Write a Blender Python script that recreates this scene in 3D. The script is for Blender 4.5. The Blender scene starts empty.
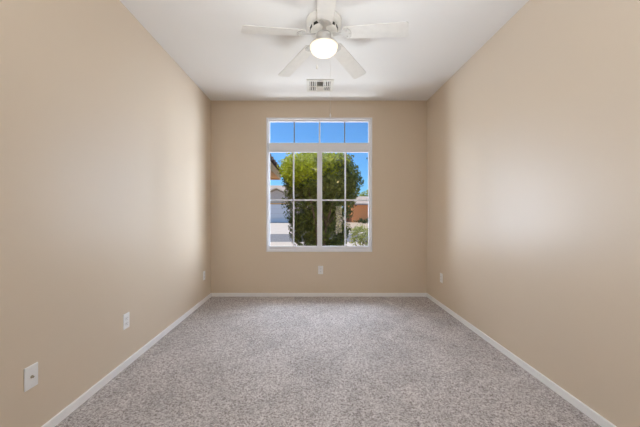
import bpy, bmesh, math, random
import numpy as np
from mathutils import Vector, Matrix

S = bpy.context.scene
COL = S.collection
PI = math.pi
# ------------------------------------------------------------------ camera
F = 285.0                      # focal length in pixels of a 640x427 frame
D = 4.048                      # distance to the window wall
EYE = 1.15
HT = 2.74                      # ceiling height
FZ = -0.042                    # top of the carpet
XL, XR = -1.45, 1.62           # side walls
cam_d = bpy.data.cameras.new('camera')
cam = bpy.data.objects.new('camera', cam_d)
COL.objects.link(cam)
cam.location = (0, 0, EYE)
cam.rotation_euler = (PI / 2, 0, 0)
cam_d.sensor_fit = 'HORIZONTAL'
cam_d.sensor_width = 36.0
cam_d.lens = F / 640 * 36.0
cam_d.shift_x = 7.0 / 640
cam_d.shift_y = -1.0 / 640
cam_d.clip_start = 0.02
cam_d.clip_end = 500
S.camera = cam

# ------------------------------------------------------------------ sky, sun, exposure
SUN_DIR = Vector((-0.50, 0.14, 0.85)).normalized()     # towards the sun
SUN_POWER = 5.4
FILL_RIGHT = 62.0
FILL_LEFT = 21.0
FILL_LOW = 36.0
FILL_HIGH = 45.0
SKY_STRENGTH = 0.132
HALL_FILL_POWER = 30.0
FLASH_POWER = 318.0
COLUMN_GLOW = 2.2
FAR_LAMP_POWER = 22.0
FAN_POWER = 0.6
w = bpy.data.worlds.new('sky')
S.world = w
w.use_nodes = True
wn = w.node_tree.nodes
wl = w.node_tree.links
wn.clear()
sky = wn.new('ShaderNodeTexSky')
sky.sky_type = 'NISHITA'
sky.sun_disc = False
sky.sun_elevation = math.asin(SUN_DIR.z)
sky.sun_rotation = math.atan2(SUN_DIR.x, SUN_DIR.y)
sky.altitude = 400
sky.air_density = 1.0
sky.dust_density = 1.1
sky.ozone_density = 2.0
bg = wn.new('ShaderNodeBackground')
bg.inputs['Strength'].default_value = SKY_STRENGTH
wo = wn.new('ShaderNodeOutputWorld')
tint = wn.new('ShaderNodeVectorMath')
tint.operation = 'MULTIPLY'
tint.inputs[1].default_value = (0.52, 0.95, 1.35)
wl.new(sky.outputs[0], tint.inputs[0])
wl.new(tint.outputs[0], bg.inputs['Color'])
wl.new(bg.outputs[0], wo.inputs['Surface'])

sun_d = bpy.data.lights.new('sun', 'SUN')
sun_d.energy = SUN_POWER
sun_d.angle = math.radians(0.6)
sun_d.color = (1.0, 0.95, 0.86)
sun = bpy.data.objects.new('sun', sun_d)
COL.objects.link(sun)
sun.location = (-8, 8, 15)
sun.rotation_euler = SUN_DIR.to_track_quat('Z', 'Y').to_euler()

# the photographer's flash, fired up at the ceiling above the camera
fl_d = bpy.data.lights.new('bounce_flash', 'SPOT')
fl_d.energy = FLASH_POWER
fl_d.spot_size = math.radians(120)
fl_d.spot_blend = 1.0
fl_d.shadow_soft_size = 0.12
fl_d.color = (0.98, 1.02, 1.06)
fl = bpy.data.objects.new('bounce_flash', fl_d)
COL.objects.link(fl)
fl.location = (0.085, 0.1, 1.45)
fl.rotation_euler = (PI - math.radians(14), 0, 0)
# unseen area lamps added outside the window, standing in for sky and ground glow
def day_fill(name, power, loc, aim, sx, sy, col, spread=80):
    d = bpy.data.lights.new(name, 'AREA')
    d.shape = 'RECTANGLE'
    d.size, d.size_y = sx, sy
    d.energy = power
    d.spread = math.radians(spread)
    d.color = col
    o = bpy.data.objects.new(name, d)
    COL.objects.link(o)
    o.location = loc
    o.rotation_euler = (Vector(loc) - Vector(aim)).to_track_quat('Z', 'Y').to_euler()
FILL_COL = (0.9, 1.02, 1.22)
day_fill('day_fill_right', FILL_RIGHT, (2.35, 5.3, 1.6), (0.1, 4.05, 1.55), 1.5, 2.4, FILL_COL)
day_fill('day_fill_left', FILL_LEFT, (-1.52, 6.0, 1.25), (0.1, 4.05, 1.5), .8, 2.0, FILL_COL)
day_fill('day_fill_low', FILL_LOW, (0.1, 5.15, -0.02), (0.1, 4.3, 1.3), 2.0, 1.1, (.95, 1, 1.05), 115)
day_fill('day_fill_high', FILL_HIGH, (0.1, 5.75, 3.75), (0.1, 4.05, 1.55), 2.4, 1.4, FILL_COL, 85)

S.view_settings.view_transform = 'Standard'
S.view_settings.look = 'None'
S.view_settings.gamma = 1.0
S.view_settings.exposure = 0.07
S.view_settings.use_curve_mapping = False
S.cycles.use_denoising = True
S.cycles.max_bounces = 10
S.cycles.diffuse_bounces = 6
S.cycles.transparent_max_bounces = 12
S.cycles.sample_clamp_indirect = 4.0

# ------------------------------------------------------------------ materials
def srgb(r, g, b):
    def c(v):
        v /= 255.0
        return v / 12.92 if v <= 0.04045 else ((v + 0.055) / 1.055) ** 2.4
    return (c(r), c(g), c(b), 1.0)

def mat(name, col, rough=0.6, metal=0.0, spec=0.5, var=0.0, vscale=8.0, bump=0.0, bscale=60.0, bdist=0.005):
    m = bpy.data.materials.new(name)
    m.use_nodes = True
    nt = m.node_tree
    b = nt.nodes['Principled BSDF']
    b.inputs['Base Color'].default_value = col
    b.inputs['Roughness'].default_value = rough
    b.inputs['Metallic'].default_value = metal
    b.inputs['Specular IOR Level'].default_value = spec
    tc = nt.nodes.new('ShaderNodeTexCoord')
    if var > 0:
        n = nt.nodes.new('ShaderNodeTexNoise')
        n.inputs['Scale'].default_value = vscale
        n.inputs['Detail'].default_value = 4
        nt.links.new(tc.outputs['Object'], n.inputs['Vector'])
        r = nt.nodes.new('ShaderNodeValToRGB')
        r.color_ramp.elements[0].position = 0.3
        r.color_ramp.elements[1].position = 0.7
        r.color_ramp.elements[0].color = tuple(v * (1 - var) for v in col[:3]) + (1,)
        r.color_ramp.elements[1].color = tuple(min(1, v * (1 + var)) for v in col[:3]) + (1,)
        nt.links.new(n.outputs['Fac'], r.inputs['Fac'])
        nt.links.new(r.outputs['Color'], b.inputs['Base Color'])
    if bump > 0:
        n = nt.nodes.new('ShaderNodeTexNoise')
        n.inputs['Scale'].default_value = bscale
        n.inputs['Detail'].default_value = 3
        nt.links.new(tc.outputs['Object'], n.inputs['Vector'])
        bp = nt.nodes.new('ShaderNodeBump')
        bp.inputs['Strength'].default_value = bump
        bp.inputs['Distance'].default_value = bdist
        nt.links.new(n.outputs['Fac'], bp.inputs['Height'])
        nt.links.new(bp.outputs['Normal'], b.inputs['Normal'])
    return m

def carpet_mat():
    m = bpy.data.materials.new('speckled_carpet')
    m.use_nodes = True
    nt = m.node_tree
    N, L = nt.nodes, nt.links
    b = N['Principled BSDF']
    b.inputs['Roughness'].default_value = 0.95
    b.inputs['Specular IOR Level'].default_value = 0.1
    tc = N.new('ShaderNodeTexCoord')
    n1 = N.new('ShaderNodeTexNoise')
    n1.inputs['Scale'].default_value = 86
    n1.inputs['Detail'].default_value = 5
    n1.inputs['Roughness'].default_value = 0.95
    L.new(tc.outputs['Object'], n1.inputs['Vector'])
    r1 = N.new('ShaderNodeValToRGB')
    e = r1.color_ramp.elements
    e[0].position, e[0].color = 0.415, srgb(114, 104, 101)
    e[1].position, e[1].color = 0.585, srgb(228, 223, 221)
    k = e.new(0.5)
    k.color = srgb(188, 181, 179)
    L.new(n1.outputs['Fac'], r1.inputs['Fac'])
    # nap laid in different directions by the vacuum and by feet
    n2 = N.new('ShaderNodeTexNoise')
    n2.inputs['Scale'].default_value = 2.6
    n2.inputs['Detail'].default_value = 3
    n2.inputs['Distortion'].default_value = 1.2
    L.new(tc.outputs['Object'], n2.inputs['Vector'])
    r2 = N.new('ShaderNodeMapRange')
    r2.inputs['From Min'].default_value = 0.35
    r2.inputs['From Max'].default_value = 0.65
    r2.inputs['To Min'].default_value = 0.88
    r2.inputs['To Max'].default_value = 1.06
    L.new(n2.outputs['Fac'], r2.inputs['Value'])
    mx = N.new('ShaderNodeVectorMath')
    mx.operation = 'SCALE'
    L.new(r1.outputs['Color'], mx.inputs[0])
    L.new(r2.outputs['Result'], mx.inputs['Scale'])
    L.new(mx.outputs['Vector'], b.inputs['Base Color'])
    bp = N.new('ShaderNodeBump')
    bp.inputs['Strength'].default_value = 0.6
    bp.inputs['Distance'].default_value = 0.006
    L.new(n1.outputs['Fac'], bp.inputs['Height'])
    L.new(bp.outputs['Normal'], b.inputs['Normal'])
    return m

def leaf_mat(name, c1, c2, trans=0.3):
    m = bpy.data.materials.new(name)
    m.use_nodes = True
    nt = m.node_tree
    N, L = nt.nodes, nt.links
    N.clear()
    out = N.new('ShaderNodeOutputMaterial')
    tc = N.new('ShaderNodeTexCoord')
    n = N.new('ShaderNodeTexNoise')
    n.inputs['Scale'].default_value = 9
    n.inputs['Detail'].default_value = 3
    L.new(tc.outputs['Object'], n.inputs['Vector'])
    r = N.new('ShaderNodeValToRGB')
    r.color_ramp.elements[0].position, r.color_ramp.elements[0].color = 0.35, c1
    r.color_ramp.elements[1].position, r.color_ramp.elements[1].color = 0.65, c2
    L.new(n.outputs['Fac'], r.inputs['Fac'])
    d = N.new('ShaderNodeBsdfPrincipled')
    d.inputs['Roughness'].default_value = 0.45
    d.inputs['Specular IOR Level'].default_value = 0.35
    L.new(r.outputs['Color'], d.inputs['Base Color'])
    t = N.new('ShaderNodeBsdfTranslucent')
    L.new(r.outputs['Color'], t.inputs['Color'])
    mx = N.new('ShaderNodeMixShader')
    mx.inputs['Fac'].default_value = trans
    L.new(d.outputs[0], mx.inputs[1])
    L.new(t.outputs[0], mx.inputs[2])
    L.new(mx.outputs[0], out.inputs['Surface'])
    return m

def glass_mat():
    m = bpy.data.materials.new('window_glass')
    m.use_nodes = True
    nt = m.node_tree
    N, L = nt.nodes, nt.links
    N.clear()
    out = N.new('ShaderNodeOutputMaterial')
    tr = N.new('ShaderNodeBsdfTransparent')
    tr.inputs['Color'].default_value = (0.96, 0.98, 0.97, 1)
    gl = N.new('ShaderNodeBsdfGlossy')
    gl.inputs['Roughness'].default_value = 0.0
    fr = N.new('ShaderNodeFresnel')
    fr.inputs['IOR'].default_value = 1.5
    mx = N.new('ShaderNodeMixShader')
    L.new(fr.outputs[0], mx.inputs['Fac'])
    L.new(tr.outputs[0], mx.inputs[1])
    L.new(gl.outputs[0], mx.inputs[2])
    L.new(mx.outputs[0], out.inputs['Surface'])
    return m

def shade_mat(name, glow, col=(1, 0.88, 0.66, 1)):
    """frosted lamp glass: passes part of its bulb's light, scatters the rest, and glows a little all over"""
    m = bpy.data.materials.new(name)
    m.use_nodes = True
    nt = m.node_tree
    N, L = nt.nodes, nt.links
    N.clear()
    out = N.new('ShaderNodeOutputMaterial')
    tr = N.new('ShaderNodeBsdfTransparent')
    tr.inputs['Color'].default_value = (1, 0.97, 0.92, 1)
    tl = N.new('ShaderNodeBsdfTranslucent')
    tl.inputs['Color'].default_value = (0.9, 0.85, 0.75, 1)
    df = N.new('ShaderNodeBsdfDiffuse')
    df.inputs['Color'].default_value = (0.85, 0.8, 0.68, 1)
    em = N.new('ShaderNodeEmission')
    em.inputs['Color'].default_value = col
    em.inputs['Strength'].default_value = glow
    m1 = N.new('ShaderNodeMixShader')
    m1.inputs['Fac'].default_value = 0.25
    L.new(tr.outputs[0], m1.inputs[2])
    m0 = N.new('ShaderNodeMixShader')
    m0.inputs['Fac'].default_value = 0.25
    L.new(df.outputs[0], m0.inputs[1])
    L.new(tl.outputs[0], m0.inputs[2])
    L.new(m0.outputs[0], m1.inputs[1])
    ad = N.new('ShaderNodeAddShader')
    L.new(m1.outputs[0], ad.inputs[0])
    L.new(em.outputs[0], ad.inputs[1])
    L.new(ad.outputs[0], out.inputs['Surface'])
    return m

M = {}
M['wall'] = mat('beige_wall_paint', srgb(220, 204, 183), rough=0.38, spec=0.5, bump=0.04, bscale=90, bdist=0.004)
M['ceiling'] = mat('white_ceiling_paint', srgb(243, 242, 241), rough=0.8, spec=0.2, bump=0.05, bscale=70, bdist=0.004)
M['hall'] = mat('white_hall_paint', srgb(238, 236, 232), rough=0.6, spec=0.3)
M['carpet'] = carpet_mat()
M['trim'] = mat('white_trim_paint', srgb(252, 252, 252), rough=0.4)
M['vinyl'] = mat('white_vinyl', srgb(238, 239, 244), rough=0.4)
M['grille'] = mat('grey_grille_bar', srgb(120, 130, 140), rough=0.4)
M['glass'] = glass_mat()
M['plastic'] = mat('white_plastic', srgb(250, 250, 250), rough=0.35)
M['slot'] = mat('dark_slot', srgb(40, 38, 36), rough=0.7)
M['brass'] = mat('brass_jack', srgb(150, 140, 120), rough=0.35, metal=0.9)
M['fan_white'] = mat('fan_white_enamel', srgb(238, 236, 230), rough=0.35)
M['blade'] = mat('fan_blade_white', srgb(240, 238, 234), rough=0.4, var=0.03, vscale=20)
M['nickel'] = mat('brushed_nickel', srgb(214, 212, 208), rough=0.5, metal=0.25)
M['chain'] = mat('chain_metal', srgb(240, 238, 234), rough=0.5)
M['bowl'] = shade_mat('frosted_glass', 0.42)
M['hall_fill_shade'] = shade_mat('frosted_glass_amber', 1.5)
M['amber_shade'] = shade_mat('amber_lamp_glass', 0.8, (1, .7, .25, 1))
M['paper'] = shade_mat('lit_paper', COLUMN_GLOW, (1, .9, .76, 1))
M['duct'] = mat('dark_duct', srgb(70, 66, 60), rough=0.8)
M['stucco'] = mat('tan_stucco', srgb(205, 184, 158), rough=0.9, var=0.05, bump=0.3, bscale=40, bdist=0.01)
M['stucco_dark'] = mat('brown_stucco', srgb(140, 120, 100), rough=0.9, var=0.05, bump=0.3, bscale=40, bdist=0.01)
M['house_stucco'] = mat('pale_stucco', srgb(206, 190, 176), rough=0.9, var=0.04)
M['garage'] = mat('garage_door_paint', srgb(232, 228, 226), rough=0.6)
M['terra'] = mat('terracotta_stucco', srgb(248, 164, 104), rough=0.9, var=0.06)
M['tile'] = mat('brown_roof_tile', srgb(92, 66, 62), rough=0.85, var=0.2, vscale=5)
M['tile_far'] = mat('weathered_roof_tile', srgb(176, 158, 146), rough=0.85, var=0.15, vscale=3)
M['wood'] = mat('tan_fascia_board', srgb(240, 188, 126), rough=0.75, var=0.08)
M['cream'] = mat('cream_fascia_board', srgb(232, 206, 170), rough=0.75)
M['concrete'] = mat('pale_concrete', srgb(188, 174, 163), rough=0.9, var=0.06, vscale=1.5)
M['asphalt'] = mat('grey_asphalt', srgb(118, 114, 116), rough=0.9, var=0.08, vscale=3)
M['gravel'] = mat('tan_gravel_ground', srgb(176, 154, 132), rough=0.95, var=0.15, vscale=12)
M['bark'] = mat('bark', srgb(112, 92, 74), rough=0.9, var=0.2)
M['leaf_bush'] = leaf_mat('ficus_leaf', srgb(84, 92, 48), srgb(146, 156, 72))
M['leaf_new_sunlit'] = leaf_mat('young_ficus_leaf_sunlit', srgb(150, 160, 36), srgb(206, 212, 60), .5)  # new growth; sunlit brightness of the bush top put into leaf colour
M['leaf_shrub'] = leaf_mat('olive_leaf', srgb(140, 150, 90), srgb(190, 190, 110))
M['leaf_tree'] = leaf_mat('yellow_green_leaf', srgb(130, 145, 70), srgb(176, 180, 92))
M['leaf_dark'] = leaf_mat('dark_hedge_leaf', srgb(70, 84, 50), srgb(100, 112, 66))

# ------------------------------------------------------------------ mesh helpers
def add_box(bm, x0, x1, y0, y1, z0, z1, bev=0.0, seg=2, mi=0):
    vs = [bm.verts.new(p) for p in ((x0, y0, z0), (x1, y0, z0), (x1, y1, z0), (x0, y1, z0),
                                    (x0, y0, z1), (x1, y0, z1), (x1, y1, z1), (x0, y1, z1))]
    fs = [bm.faces.new([vs[i] for i in q]) for q in
          ((0, 3, 2, 1), (4, 5, 6, 7), (0, 1, 5, 4), (1, 2, 6, 5), (2, 3, 7, 6), (3, 0, 4, 7))]
    for f in fs:
        f.material_index = mi
    if bev > 0:
        es = list({e for f in fs for e in f.edges})
        bmesh.ops.bevel(bm, geom=es, offset=bev, segments=seg, affect='EDGES', profile=0.5)

def add_prism(bm, pts, z0, z1, xf=None):
    """extrude a 2-D outline (counter-clockwise) from z0 to z1; xf maps local points to world"""
    xf = xf or (lambda p: p)
    lo = [bm.verts.new(xf((x, y, z0))) for x, y in pts]
    hi = [bm.verts.new(xf((x, y, z1))) for x, y in pts]
    n = len(pts)
    bm.faces.new(lo[::-1])
    bm.faces.new(hi)
    for i in range(n):
        j = (i + 1) % n
        bm.faces.new((lo[i], lo[j], hi[j], hi[i]))

def add_lathe(bm, prof, seg=40, close_top=False, close_bot=False, mi=0):
    rings = []
    for r, z in prof:
        if r < 1e-6:
            rings.append([bm.verts.new((0, 0, z))])
        else:
            rings.append([bm.verts.new((r * math.cos(2 * PI * k / seg), r * math.sin(2 * PI * k / seg), z)) for k in range(seg)])
    for a, b in zip(rings, rings[1:]):
        for k in range(seg):
            j = (k + 1) % seg
            if len(a) == 1:
                f = bm.faces.new((a[0], b[j], b[k]))
            elif len(b) == 1:
                f = bm.faces.new((a[k], a[j], b[0]))
            else:
                f = bm.faces.new((a[k], a[j], b[j], b[k]))
            f.smooth = True
            f.material_index = mi
    if close_top and len(rings[0]) > 1:
        bm.faces.new(rings[0])
    if close_bot and len(rings[-1]) > 1:
        bm.faces.new(rings[-1][::-1])

def add_tube(bm, a, b, ra, rb=None, seg=10):
    a, b = Vector(a), Vector(b)
    rb = ra if rb is None else rb
    q = (b - a).to_track_quat('Z', 'Y').to_matrix()
    A = [bm.verts.new(a + q @ Vector((ra * math.cos(2 * PI * k / seg), ra * math.sin(2 * PI * k / seg), 0))) for k in range(seg)]
    B = [bm.verts.new(b + q @ Vector((rb * math.cos(2 * PI * k / seg), rb * math.sin(2 * PI * k / seg), 0))) for k in range(seg)]
    for k in range(seg):
        j = (k + 1) % seg
        f = bm.faces.new((A[k], A[j], B[j], B[k]))
        f.smooth = True
    bm.faces.new(A[::-1])
    bm.faces.new(B)

def obj(name, bm, m, parent=None, loc=None):
    bmesh.ops.recalc_face_normals(bm, faces=bm.faces[:])
    me = bpy.data.meshes.new(name)
    bm.to_mesh(me)
    bm.free()
    for x in (m if isinstance(m, (list, tuple)) else [m]):
        me.materials.append(M[x])
    o = bpy.data.objects.new(name, me)
    COL.objects.link(o)
    if parent is not None:
        o.parent = parent
    if loc is not None:
        o.location = loc
    return o

def boxes(name, m, parent, *bs, bev=0.0):
    bm = bmesh.new()
    for b in bs:
        add_box(bm, *b, bev=bev)
    return obj(name, bm, m, parent)

def tag(o, label, cat, group=None, kind=None):
    o['label'] = label
    o['category'] = cat
    if group:
        o['group'] = group
    if kind:
        o['kind'] = kind
    return o

def struct(o):
    o['kind'] = 'structure'
    return o

def thing(name, label, cat, loc=(0, 0, 0), rotz=0.0, group=None):
    o = bpy.data.objects.new(name, None)
    o.empty_display_size = 0.1
    COL.objects.link(o)
    o.location = loc
    o.rotation_euler = (0, 0, rotz)
    return tag(o, label, cat, group)

def copy_thing(src, loc, rotz, label):
    r = src.copy()
    COL.objects.link(r)
    r.location = loc
    r.rotation_euler = (0, 0, rotz)
    r['label'] = label
    for ch in list(src.children):
        c = ch.copy()
        COL.objects.link(c)
        c.parent = r
        for g in list(ch.children):
            d = g.copy()
            COL.objects.link(d)
            d.parent = c
    return r

# ------------------------------------------------------------------ room shell
HY = -6.4                       # far end of the space behind the camera
FY = -0.4                       # where the room opens to it
HXL, HXR = -3.0, 3.2
struct(boxes('floor', 'carpet', None, (HXL - .15, HXR + .15, HY - .15, D + .02, -0.14, FZ)))
struct(boxes('ceiling', 'ceiling', None, (HXL - .15, HXR + .15, HY - .15, D + .16, HT, HT + 0.12)))
struct(boxes('wall_left', 'wall', None, (XL - .15, XL, FY, D + .16, -0.1, HT)))
struct(boxes('wall_right', 'wall', None, (XR, XR + .15, FY, D + .16, -0.1, HT)))
struct(boxes('wall_front', 'wall', None, (HXL, XL - .15, FY, FY + .15, -0.1, HT), (XR + .15, HXR, FY, FY + .15, -0.1, HT)))
struct(boxes('wall_hall_left', 'hall', None, (HXL - .15, HXL, HY, FY + .15, -0.1, HT)))
struct(boxes('wall_hall_right', 'hall', None, (HXR, HXR + .15, HY, FY + .15, -0.1, HT)))
struct(boxes('wall_hall_rear', 'hall', None, (HXL - .15, HXR + .15, HY - .15, HY, -0.1, HT)))

def PX(px): return (px - 313.0) * D / F
def PZ(py): return EYE + (212.5 - py) * D / F
WX0, WX1 = PX(266.3), PX(372.2)
WZ0, WZ1 = PZ(251.8), PZ(117.6)
for nm, mm, ya, yb in (('wall_back', 'wall', D, D + .12), ('wall_exterior', 'stucco_dark', D + .12, D + .16)):
    wb = bmesh.new()
    for b in ((XL, WX0, ya, yb, -0.1, HT), (WX1, XR, ya, yb, -0.1, HT),
              (WX0, WX1, ya, yb, -0.1, WZ0), (WX0, WX1, ya, yb, WZ1, HT)):
        add_box(wb, *b)
    struct(obj(nm, wb, mm))

BH, BT = 0.010, 0.014
def baseboard(name, a, b, c, d_):
    bm = bmesh.new()
    add_box(bm, a, b, c, d_, FZ - .01, BH, bev=0.004)
    return struct(obj(name, bm, 'trim'))
baseboard('baseboard_back', XL + BT, XR - BT, D - BT, D)
baseboard('baseboard_left', XL, XL + BT, FY, D)
baseboard('baseboard_right', XR - BT, XR, FY, D)

# ------------------------------------------------------------------ window
win = bpy.data.objects.new('window_1', None)
COL.objects.link(win)
win['kind'] = 'structure'
GX0, GX1 = PX(269.6), PX(368.8)
TZ0, TZ1 = PZ(142.6), PZ(121.2)
LZ0, LZ1 = PZ(246.3), PZ(151.8)
YF = D - 0.006
fl = PX(268.2) - WX0            # bright outer lip
bm = bmesh.new()
for b in ((WX0, WX0 + fl, YF, D + .05, WZ0, WZ1), (WX1 - fl, WX1, YF, D + .05, WZ0, WZ1),
          (WX0 + fl, WX1 - fl, YF, D + .05, WZ0, WZ0 + fl), (WX0 + fl, WX1 - fl, YF, D + .05, WZ1 - fl, WZ1)):
    add_box(bm, *b, bev=0.003, seg=1)
obj('window_frame', bm, 'vinyl', win)
bm = bmesh.new()
y0, y1 = D + .020, D + .052
for b in ((WX0 + fl, GX0, y0, y1, WZ0 + fl, WZ1 - fl), (GX1, WX1 - fl, y0, y1, WZ0 + fl, WZ1 - fl),
          (GX0, GX1, y0, y1, WZ0 + fl, LZ0), (GX0, GX1, y0, y1, TZ1, WZ1 - fl)):
    add_box(bm, *b, bev=0.003, seg=1)
obj('inner_frame', bm, 'vinyl', win)
bm = bmesh.new()
add_box(bm, GX0, GX1, D + .012, y1, LZ1 + .018, TZ0, bev=0.003, seg=1)
add_box(bm, GX0, GX1, D + .026, y1, LZ1, LZ1 + .018, bev=0.002, seg=1)
obj('transom_bar', bm, 'vinyl', win)
MX0, MX1 = PX(317.2), PX(322.2)
boxes('meeting_stile', 'vinyl', win, (MX0, (MX0 + MX1) / 2, D + .034, y1, LZ0, LZ1), ((MX0 + MX1) / 2 - .002, MX1, D + .022, y1, LZ0, LZ1), bev=0.002)
YG = D + .042
def muntin(px=None, py=None, xs=None, zs=None, m='vinyl', wd=0.0105):
    bm = bmesh.new()
    if px is not None:
        x = PX(px) * (YG / D)
        add_box(bm, x - wd, x + wd, YG - .007, YG + .004, zs[0], zs[1], bev=0.002, seg=1)
    else:
        z = PZ(py)
        add_box(bm, xs[0], xs[1], YG - .007, YG + .004, z - wd, z + wd, bev=0.002, seg=1)
    return obj('muntin', bm, m, win)
muntin(px=293.6, zs=(LZ0, LZ1))
muntin(px=345.2, zs=(LZ0, LZ1))
muntin(py=200, xs=(GX0, MX0))
muntin(py=200, xs=(MX1, GX1))
muntin(px=319.6, zs=(TZ0, TZ1))
muntin(px=294.3, zs=(TZ0, TZ1), m='grille', wd=0.008)['label'] = 'grey muntin bar'
muntin(px=344.6, zs=(TZ0, TZ1), m='grille', wd=0.008)['label'] = 'grey muntin bar'
def pane(x0, x1, z0, z1):
    bm = bmesh.new()
    vs = [bm.verts.new(p) for p in ((x0, YG + .006, z0), (x1, YG + .006, z0), (x1, YG + .006, z1), (x0, YG + .006, z1))]
    bm.faces.new(vs)
    return obj('glass_pane', bm, 'glass', win)
pane(GX0, GX1, TZ0, TZ1)
pane(GX0, MX0, LZ0, LZ1)
pane(MX1, GX1, LZ0, LZ1)
bm = bmesh.new()
lx = PX(367.4)
add_box(bm, lx - .006, lx + .008, D + .024, D + .036, PZ(158) - .012, PZ(158) + .012, bev=0.002, seg=1)
obj('sash_latch', bm, 'slot', win)

# ------------------------------------------------------------------ ceiling fan
FX, FYC = 0.09, 2.36
fan = thing('ceiling_fan', 'white five-blade ceiling fan with a lit frosted glass bowl', 'ceiling fan', (FX, FYC, HT))
bm = bmesh.new()
add_lathe(bm, [(0.0, 0), (.138, 0), (.146, -.006), (.147, -.03), (.142, -.048), (.128, -.058), (.118, -.06), (0, -.06)])
obj('housing', bm, 'fan_white', fan)
bm = bmesh.new()
add_lathe(bm, [(.09, -.058), (.112, -.06), (.113, -.098), (.104, -.108), (.07, -.114), (0, -.114)])
motor = obj('motor', bm, 'fan_white', fan)
for k in range(10):
    bm = bmesh.new()
    a = 2 * PI * (k + .5) / 10
    n0 = len(bm.verts)
    add_box(bm, .105, .1145, -.022, .022, -.09, -.068)
    bm.verts.ensure_lookup_table()
    bmesh.ops.rotate(bm, verts=bm.verts[n0:], cent=(0, 0, 0), matrix=Matrix.Rotation(a, 3, 'Z'))
    obj('vent_slot', bm, 'slot', motor)['label'] = 'dark vent slot'
bm = bmesh.new()
add_lathe(bm, [(.03, -.112), (.058, -.114), (.062, -.125), (.062, -.145), (.05, -.155), (.052, -.178), (.08, -.194), (.105, -.203), (.116, -.208), (.116, -.217), (.1, -.217)])
obj('light_fitter', bm, 'nickel', fan)['label'] = 'brushed nickel light fitter'
bm = bmesh.new()
prof = [(.110, -.214)]
for i in range(0, 15):
    a = PI / 2 * i / 14
    prof.append((.114 * math.cos(a) ** .8 if i < 14 else 0.0, -.217 - .072 * math.sin(a)))
add_lathe(bm, prof, seg=48)
obj('light_bowl', bm, 'bowl', fan)['label'] = 'frosted glass light bowl, lit'
ld = bpy.data.lights.new('fan_bulb', 'POINT')
ld.energy = FAN_POWER
ld.color = (1, 0.88, 0.70)
ld.shadow_soft_size = 0.035
lo = bpy.data.objects.new('fan_bulb', ld)
COL.objects.link(lo)
lo.parent = fan
lo.location = (0, 0, -.235)

R0, R1 = 0.165, 0.665
DROOP, PITCH = math.tan(math.radians(8.0)), math.tan(math.radians(11.0))
ZR = 2.605 - HT
def blade_xf(th):
    u = Vector((math.cos(th), math.sin(th), 0))
    t = Vector((-math.sin(th), math.cos(th), 0))
    def f(p):
        r, tt, n = p
        return u * r + t * tt + Vector((0, 0, ZR - DROOP * (r - .15) - PITCH * tt + n))
    return f
def rounded(x0, x1, w0, w1, rad, n=6):
    pts = []
    for cx, cy, a0 in ((x1 - rad, -w1 + rad, -PI / 2), (x1 - rad, w1 - rad, 0), (x0 + rad, w0 - rad, PI / 2), (x0 + rad, -w0 + rad, PI)):
        for i in range(n + 1):
            a = a0 + PI / 2 * i / n
            pts.append((cx + rad * math.cos(a), cy + rad * math.sin(a)))
    return pts
for k in range(5):
    th = -PI / 2 + 2 * PI * k / 5
    xf = blade_xf(th)
    bm = bmesh.new()
    add_prism(bm, rounded(R0, R1, .058, .069, .022), 0.0, .007, xf)
    bl = obj('blade', bm, 'blade', fan)
    bm = bmesh.new()
    out = [(.075, -.018), (.12, -.012), (.15, -.016), (.175, -.044), (.205, -.048), (.225, -.03), (.23, 0),
           (.225, .03), (.205, .048), (.175, .044), (.15, .016), (.12, .012), (.075, .018)]
    add_prism(bm, out, -.006, -.0005, xf)
    for q in ((.19, -.03), (.19, .03), (.215, 0)):
        c = Vector(xf((q[0], q[1], -.006)))
        add_tube(bm, c + Vector((0, 0, -.004)), c, .006, .007, 8)
    obj('blade_iron', bm, 'nickel', bl)['label'] = 'metal blade iron'

def pull_chain(x, y, z0, z1):
    bm = bmesh.new()
    add_tube(bm, (x, y, z0), (x, y, z1), .0011, seg=6)
    n = int((z0 - z1) / .012)
    for i in range(n):
        bmesh.ops.create_icosphere(bm, subdivisions=1, radius=.0019, matrix=Matrix.Translation((x, y, z0 - (i + .5) * (z0 - z1) / n)))
    ch = obj('pull_chain', bm, 'chain', fan)
    bm = bmesh.new()
    add_lathe(bm, [(0, .014), (.003, .012), (.006, 0), (.007, -.012), (.004, -.02), (0, -.021)], seg=12)
    obj('pull_knob', bm, 'chain', ch, (x, y, z1))
pull_chain(.05, -.05, -.15, -.80)
pull_chain(-.056, .075, -.15, -.345)

# ------------------------------------------------------------------ ceiling air vent
vent = thing('air_vent', 'white square ceiling air register with dark louvred openings', 'air vent', (0.088, 3.57, HT))
VO, VI = .165, .128
bm = bmesh.new()
VT = -.010
for b in ((-VO, VO, -VO, -VI, VT, 0), (-VO, VO, VI, VO, VT, 0), (-VO, -VI, -VI, VI, VT, 0), (VI, VO, -VI, VI, VT, 0)):
    add_box(bm, *b, bev=.003, seg=1)
obj('vent_frame', bm, 'fan_white', vent)
boxes('divider', 'fan_white', vent, (-.054, -.040, -VI, VI, VT, -.001), (.040, .054, -VI, VI, VT, -.001), (-VI, VI, .012, .024, VT + .001, -.001))
def slat(x0, x1, y0, y1, ang, axis):
    bm = bmesh.new()
    cx, cy = (x0 + x1) / 2, (y0 + y1) / 2
    add_box(bm, x0 - cx, x1 - cx, y0 - cy, y1 - cy, -.0008, .0008)
    bmesh.ops.rotate(bm, verts=bm.verts[:], cent=(0, 0, 0), matrix=Matrix.Rotation(ang, 3, axis))
    bmesh.ops.translate(bm, verts=bm.verts[:], vec=(cx, cy, -.006))
    return obj('louver', bm, 'fan_white', vent)
for i in range(5):
    y = -.118 + i * .026
    slat(-.040, .040, y - .009, y + .009, math.radians(40), 'X')
for i in range(4):
    y = .036 + i * .026
    slat(-.040, .040, y - .011, y + .011, math.radians(-35), 'X')
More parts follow.
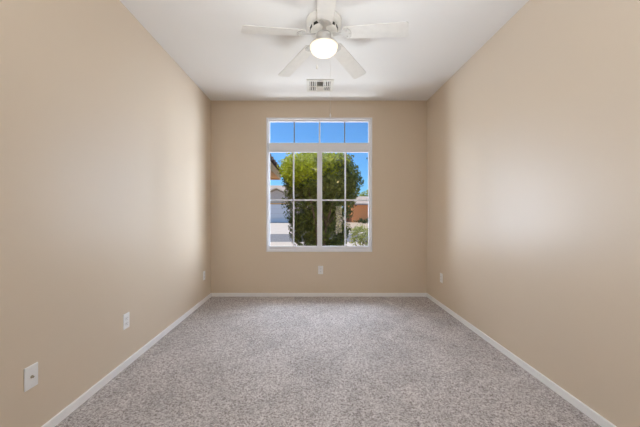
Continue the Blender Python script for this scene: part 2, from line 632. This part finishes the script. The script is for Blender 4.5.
for sx in (-1, 1):
    for i in range(3):
        x = sx * (.066 + i * .025)
        slat(x - .007, x + .007, -VI, .012, math.radians(35 * sx), 'Y')
        slat(x - .007, x + .007, .024, VI, math.radians(35 * sx), 'Y')
boxes('duct_back', 'duct', vent, (-VI, VI, -VI, VI, -.0012, -.0004))['label'] = 'dark duct opening behind the louvres'

# ------------------------------------------------------------------ wall plates (built facing -y, turned onto their walls)
def plate_body(t):
    bm = bmesh.new()
    add_box(bm, -.036, .036, -.006, 0.0, -.059, .059, bev=.004)
    obj('cover_plate', bm, 'plastic', t)
def screw(t, z):
    bm = bmesh.new()
    add_tube(bm, (0, -.0075, z), (0, -.005, z), .0032, seg=10)
    obj('screw', bm, 'plastic', t)
def duplex(label, loc, rot):
    t = thing('power_outlet', label, 'outlet', loc, rot, 'white power outlets on the walls')
    plate_body(t)
    for s in (-1, 1):
        bm = bmesh.new()
        add_prism(bm, [(x, y) for x, y in rounded(-.017, .017, .0145, .0145, .009)], 0, .0035,
                  lambda p, s=s: (p[0], -.0055 - p[2], p[1] + s * .0195))
        r = obj('receptacle', bm, 'plastic', t)
        bm = bmesh.new()
        add_box(bm, -.0085, -.0060, -.0095, -.0088, s * .0195 - .001, s * .0195 + .008)
        add_box(bm, .0060, .0085, -.0095, -.0088, s * .0195 - .001, s * .0195 + .008)
        add_tube(bm, (0, -.0096, s * .0195 - .008), (0, -.0088, s * .0195 - .008), .0028, seg=10)
        obj('socket_slots', bm, 'slot', r)['label'] = 'dark socket slots'
    screw(t, 0)
    return t
o1 = duplex('white power outlet low on the window wall, under the window', (PX(320.6), D, PZ(270)), 0)
o2 = copy_thing(o1, (XL, 3.79, .312), PI / 2, 'white power outlet on the left wall nearest the window wall corner')
o3 = copy_thing(o1, (XL, 2.21, .310), PI / 2, 'white wall outlet halfway along the left wall above the baseboard')
o4 = copy_thing(o1, (XR, 3.59, .325), -PI / 2, 'white power outlet low on the right wall by the corner')
jack = thing('cable_jack', 'white wall plate with one small centre jack, closest on the left wall', 'wall plate', (XL, 1.463, .307), PI / 2)
plate_body(jack)
bm = bmesh.new()
add_tube(bm, (0, -.016, 0), (0, -.005, 0), .0048, seg=12)
add_tube(bm, (0, -.0085, 0), (0, -.005, 0), .0075, seg=6)
obj('jack_connector', bm, 'brass', jack)['label'] = 'small metal jack connector'
screw(jack, .042)
screw(jack, -.042)

# ------------------------------------------------------------------ lamps behind the camera; the two nearer ones are added
def dome_lamp(label, x, y, power, shade, col):
    t = thing('dome_light', label, 'ceiling light', (x, y, HT))
    bm = bmesh.new()
    add_lathe(bm, [(0, 0), (.17, 0), (.175, -.01), (.17, -.03), (.15, -.034)], seg=36)
    obj('lamp_base', bm, 'nickel', t)
    bm = bmesh.new()
    pr = [(.162, -.03)]
    for i in range(0, 11):
        a = PI / 2 * i / 10
        pr.append((.165 * math.cos(a) if i < 10 else 0, -.034 - .10 * math.sin(a)))
    add_lathe(bm, pr, seg=36)
    obj('lamp_shade', bm, shade, t)
    l = bpy.data.lights.new('dome_bulb', 'POINT')
    l.energy = power
    l.color = col
    l.shadow_soft_size = .05
    o = bpy.data.objects.new('dome_bulb', l)
    COL.objects.link(o)
    o.parent = t
    o.location = (0, 0, -.085)
dome_lamp('added round fill light on the ceiling, unseen behind the camera', 0.1, -1.7, HALL_FILL_POWER, 'hall_fill_shade', (1, .95, .89))  # unseen lamp added to send fill into the room
col_l = thing('added_column_lamp', 'added tall glowing paper column, unseen behind the camera, reflected in the window', 'floor lamp', (.92, -2.0, FZ))  # added lamp for soft fill and a bright streak in the glass
bm = bmesh.new()
add_lathe(bm, [(0, .03), (.14, .03), (.15, .02), (.15, 0), (0, 0)], seg=32)
add_tube(bm, (0, 0, .02), (0, 0, .48), .012)
obj('lamp_base', bm, 'nickel', col_l)
bm = bmesh.new()
add_lathe(bm, [(.105, 1.42), (.105, .46), (.1045, .46), (.1045, 1.42)], seg=32)
obj('lamp_shade', bm, 'paper', col_l)
dome_lamp('round frosted ceiling light at the far end of the hall', 1.23, -5.75, FAR_LAMP_POWER, 'amber_shade', (1, .78, .4))

# ------------------------------------------------------------------ outdoors
GZ = -0.15
def ground(name, m, x0, x1, y0, y1, z):
    return struct(boxes(name, m, None, (x0, x1, y0, y1, z - .2, z)))
ground('ground', 'gravel', -60, 60, D + .16, 120, GZ - .02)
ground('sidewalk', 'concrete', -60, 60, 10.8, 12.6, GZ)
ground('street', 'asphalt', -60, 60, 12.6, 17.2, GZ - .012)
ground('driveway', 'concrete', -9.5, -0.5, 17.2, 36.2, GZ)
ground('path', 'concrete', 2, 22, 17.2, 20.5, GZ)
struct(boxes('trim_1', 'cream', None, (-1.60, 6.0, D + .16, D + .46, 2.92, 3.0)))      # unseen eave added over the window to keep sun out

# own garage wing to the left: wall, soffit, fascia, wavy tile roof
wing = thing('garage_wing', 'tan garage wing with brown tiled eave at the left of the window', 'building', (-1.85, 7.5, GZ))
def wbox(name, m, *b):
    o = boxes(name, m, wing, *b)
    o.matrix_parent_inverse = Matrix.Translation((1.85, -7.5, -GZ))
    return o
WY0, WY1 = D + .2, 10.9
wbox('wing_wall', 'stucco', (-6.5, -1.85, WY0, WY1 - .5, GZ, 2.45))
wbox('soffit', 'wood', (-6.5, -1.27, WY0, WY1, 2.45, 2.48))
wbox('fascia', 'wood', (-1.27, -1.235, WY0, WY1, 2.40, 2.64), (-6.5, -1.27, WY1 - .03, WY1, 2.40, 2.64))
bm = bmesh.new()
per = .46
ny = int((WY1 + .1 - WY0) / (per / 10))
rows = []
cols = [(-1.17 - .36 * i * .5, i) for i in range(0, 30)]
for top in (0, 1):
    rr = []
    for j in range(ny + 1):
        y = WY0 + j * per / 10
        s = math.sin(2 * PI * y / per)
        wv = .085 * (abs(s) ** .7) * (1 if s > 0 else -.55)
        line = []
        for x, i in cols:
            z = 2.655 + (-1.17 - x) * .33 + wv + (.03 if i % 2 == 0 else 0.0)
            line.append(bm.verts.new((x, y, z + (.022 if top else 0))))
        rr.append(line)
    rows.append(rr)
nc = len(cols)
for t_ in (0, 1):
    for j in range(ny):
        for i in range(nc - 1):
            bm.faces.new((rows[t_][j][i], rows[t_][j + 1][i], rows[t_][j + 1][i + 1], rows[t_][j][i + 1]))
for j in range(ny):
    bm.faces.new((rows[0][j][0], rows[1][j][0], rows[1][j + 1][0], rows[0][j + 1][0]))
for e in (0, ny):
    for i in range(nc - 1):
        bm.faces.new((rows[0][e][i], rows[0][e][i + 1], rows[1][e][i + 1], rows[1][e][i]))
ro = obj('tile_roof', bm, 'tile', wing)
ro.matrix_parent_inverse = Matrix.Translation((1.85, -7.5, -GZ))

# neighbouring houses across the street
def gable(bm, x0, x1, y0, y1, ze, zr, over=.35, th=.18, axis='y'):
    """gable roof with ridge along y (axis 'y') or x"""
    def P(a, b, z): return (a, b, z) if axis == 'y' else (b, a, z)
    if axis == 'x':
        x0, x1, y0, y1 = y0, y1, x0, x1
    xm = (x0 + x1) / 2
    sl = (zr - ze) / (xm - x0)
    a0, a1, zo = x0 - over, x1 + over, ze - sl * over
    pr = [(a0, zo), (xm, zr), (a1, zo), (a1, zo + th), (xm, zr + th), (a0, zo + th)]
    A = [bm.verts.new(P(x, y0 - over, z)) for x, z in pr]
    B = [bm.verts.new(P(x, y1 + over, z)) for x, z in pr]
    for k in range(6):
        j = (k + 1) % 6
        bm.faces.new((A[k], A[j], B[j], B[k]))
    for V in (A, B):
        bm.faces.new((V[0], V[1], V[4], V[5]))
        bm.faces.new((V[1], V[2], V[3], V[4]))
nh = thing('neighbour_house', 'pale stucco house with gabled garage across the street, left of the bush', 'house')
HYY = 36.2
boxes('house_wall', 'house_stucco', nh, (-9, -2.6, HYY, HYY + 6, GZ, 3.1), (-14, 3.0, HYY + 3, HYY + 12, GZ, 3.2))
bm = bmesh.new()
add_prism(bm, [(-6.9, 3.0), (-2.4, 3.0), (-4.65, 4.05)], 0, .25, lambda p: (p[0], HYY + .02 + p[2], p[1]))
obj('gable_wall', bm, 'house_stucco', nh)
bm = bmesh.new()
gable(bm, -6.9, -2.4, HYY, HYY + 6, 3.1, 4.15, .3, .16)
obj('garage_roof', bm, 'cream', nh)['label'] = 'cream-edged small gable roof'
bm = bmesh.new()
gable(bm, -14, 3, HYY + 3, HYY + 12, 3.2, 5.1, .5, .2, axis='x')
obj('main_roof', bm, 'tile_far', nh)
bm = bmesh.new()
for i in range(4):
    add_box(bm, -7.4, -3.0, HYY - .06, HYY + .02, GZ + .03 + i * .58, GZ + .03 + i * .58 + .56, bev=.01, seg=1)
obj('garage_door', bm, 'garage', nh)['label'] = 'white panelled garage door'
boxes('door_lintel', 'wood', nh, (-7.5, -2.9, HYY - .10, HYY + .02, GZ + 2.36, GZ + 2.52))

th_ = thing('terracotta_house', 'low terracotta-orange house far off at the right of the bush', 'house')
TY = 38
boxes('house_wall', 'terra', th_, (5.2, 14, TY, TY + 7, GZ, 2.25))
bm = bmesh.new()
gable(bm, 5.2, 14, TY, TY + 7, 2.25, 3.3, .4, .2, axis='x')
obj('house_roof', bm, 'tile_far', th_)
boxes('house_window', 'slot', th_, (8.2, 9.6, TY - .03, TY + .02, .9, 1.9))

# ------------------------------------------------------------------ plants
def leaf_cloud(name, m, parent, pts, normals, size, rng, spread=0.9):
    verts, faces = [], []
    for p, n in zip(pts, normals):
        d = Vector(n) + Vector((rng.gauss(0, 1), rng.gauss(0, 1), rng.gauss(0, 1))) * spread * .6
        d.normalize()
        a = d.cross(Vector((rng.gauss(0, 1), rng.gauss(0, 1), rng.gauss(0, 1))))
        if a.length < 1e-4:
            a = Vector((1, 0, 0))
        a.normalize()
        b = d.cross(a)
        s = size * rng.uniform(.65, 1.3)
        i = len(verts)
        p = Vector(p)
        verts += [p - a * s * .5, p + b * s * .24 + d * s * .07, p + a * s * .5, p - b * s * .24 + d * s * .07, p]
        faces += [(i, i + 4, i + 1), (i + 4, i + 2, i + 1), (i, i + 3, i + 4), (i + 4, i + 3, i + 2)]
    me = bpy.data.meshes.new(name)
    me.from_pydata([tuple(v) for v in verts], [], faces)
    me.materials.append(M[m])
    o = bpy.data.objects.new(name, me)
    COL.objects.link(o)
    o.parent = parent
    return o

def crown_points(rng, n, centre, rad, clumps, clump_r, fill=.35):
    """points in leafy clumps spread over an egg, plus loose ones between"""
    cs = []
    for _ in range(clumps):
        v = Vector((rng.gauss(0, 1), rng.gauss(0, 1), rng.gauss(0, 1))).normalized()
        f = rng.uniform(.72, .93)
        cs.append(Vector((v.x * rad[0] * f, v.y * rad[1] * f, v.z * rad[2] * f)))
    P, Nn = [], []
    for _ in range(n):
        if rng.random() < fill:
            v = Vector((rng.gauss(0, 1), rng.gauss(0, 1), rng.gauss(0, 1))).normalized()
            f = rng.uniform(.7, .97)
            q = Vector((v.x * rad[0] * f, v.y * rad[1] * f, v.z * rad[2] * f))
            nn = v
        else:
            c = rng.choice(cs)
            v = Vector((rng.gauss(0, 1), rng.gauss(0, 1), rng.gauss(0, 1))).normalized()
            q = c + v * clump_r * rng.uniform(.55, 1.0)
            nn = (v + q.normalized() * .6).normalized()
        P.append(q + Vector(centre))
        Nn.append(nn)
    return P, Nn

def lobe_points(rng, n, lobes, clump_r):
    P, Nn = [], []
    wts = [r[0] * r[1] + r[1] * r[2] + r[0] * r[2] for c, r in lobes]
    for (c, r), wt in zip(lobes, wts):
        p, q = crown_points(rng, int(n * wt / sum(wts)), c, r, int(14 + 70 * wt / sum(wts)), clump_r, .45)
        P += p
        Nn += q
    return P, Nn

def plant(name, label, cat, loc, centre, rad, n, size, m, seed, clumps=60, clump_r=.25, stems=3, stem_r=.035, group=None, lobes=None):
    rng = random.Random(seed)
    t = thing(name, label, cat, loc, 0, group)
    P, Nn = lobe_points(rng, n, lobes, clump_r) if lobes else crown_points(rng, n, centre, rad, clumps, clump_r)
    P2 = [(max(p.x, -99), p.y, max(p.z, .02)) for p in P]
    leaf_cloud('foliage', m, t, P2, Nn, size, rng)
    bm = bmesh.new()
    for k in range(stems):
        a = 2 * PI * k / stems + rng.random()
        b = Vector((.06 * math.cos(a), .06 * math.sin(a), -.02))
        mid = Vector((centre[0] + rad[0] * .2 * math.cos(a), centre[1] + rad[1] * .2 * math.sin(a), centre[2] * .6))
        tip = Vector((centre[0] + rad[0] * .6 * math.cos(a), centre[1] + rad[1] * .6 * math.sin(a), centre[2] + rad[2] * .35))
        add_tube(bm, b, mid, stem_r, stem_r * .7, 8)
        add_tube(bm, mid, tip, stem_r * .7, stem_r * .25, 8)
        for q in range(4):
            e = mid + Vector((rng.uniform(-.6, .6) * rad[0], rng.uniform(-.6, .6) * rad[1], rng.uniform(.1, .6) * rad[2]))
            add_tube(bm, mid, e, stem_r * .45, stem_r * .15, 6)
    obj('trunk', bm, 'bark', t)
    return t

bush = plant('leafy_bush', 'tall rounded green bush filling the view outside the window', 'bush', (.20, 7.6, GZ),
             (0, 0, 1.5), (.9, .8, 1.3), 34000, .085, 'leaf_bush', 4, clump_r=.2, stems=4, stem_r=.05,
             lobes=[((.34, -.15, 2.25), (.72, .8, .56)), ((.40, .15, 1.8), (.66, .65, .72)), ((-.3, -.1, 2.2), (.66, .7, .55)),
                    ((-.2, .25, 1.55), (.90, .6, .9)), ((-.05, .35, .75), (.86, .55, .75)), ((0, .35, 1.4), (.6, .4, 1.2))])
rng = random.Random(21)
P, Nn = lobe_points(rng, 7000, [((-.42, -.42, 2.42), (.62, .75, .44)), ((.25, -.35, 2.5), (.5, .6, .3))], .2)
leaf_cloud('young_foliage_sunlit', 'leaf_new_sunlit', bush, P, Nn, .085, rng)['label'] = 'yellow-green new growth, sunlit brightness in its colour'
plant('olive_shrub', 'small olive-yellow shrub at the lower right of the window view', 'shrub', (1.62, 9.3, GZ),
      (0, 0, .45), (.42, .4, .45), 1600, .07, 'leaf_shrub', 9, clumps=30, clump_r=.14, stems=3, stem_r=.015)
plant('shade_tree', 'distant yellow-green tree rising behind the terracotta house', 'tree', (9.3, 48, GZ),
      (0, 0, 3.2), (2.2, 2.0, 1.9), 2500, .32, 'leaf_tree', 12, clumps=40, clump_r=.6, stems=3, stem_r=.12)
plant('clipped_hedge', 'low dark hedge in front of the terracotta house', 'hedge', (8.0, 34, GZ),
      (0, 0, .3), (3.4, .4, .32), 2500, .16, 'leaf_dark', 15, clumps=40, clump_r=.2, stems=3, stem_r=.02)
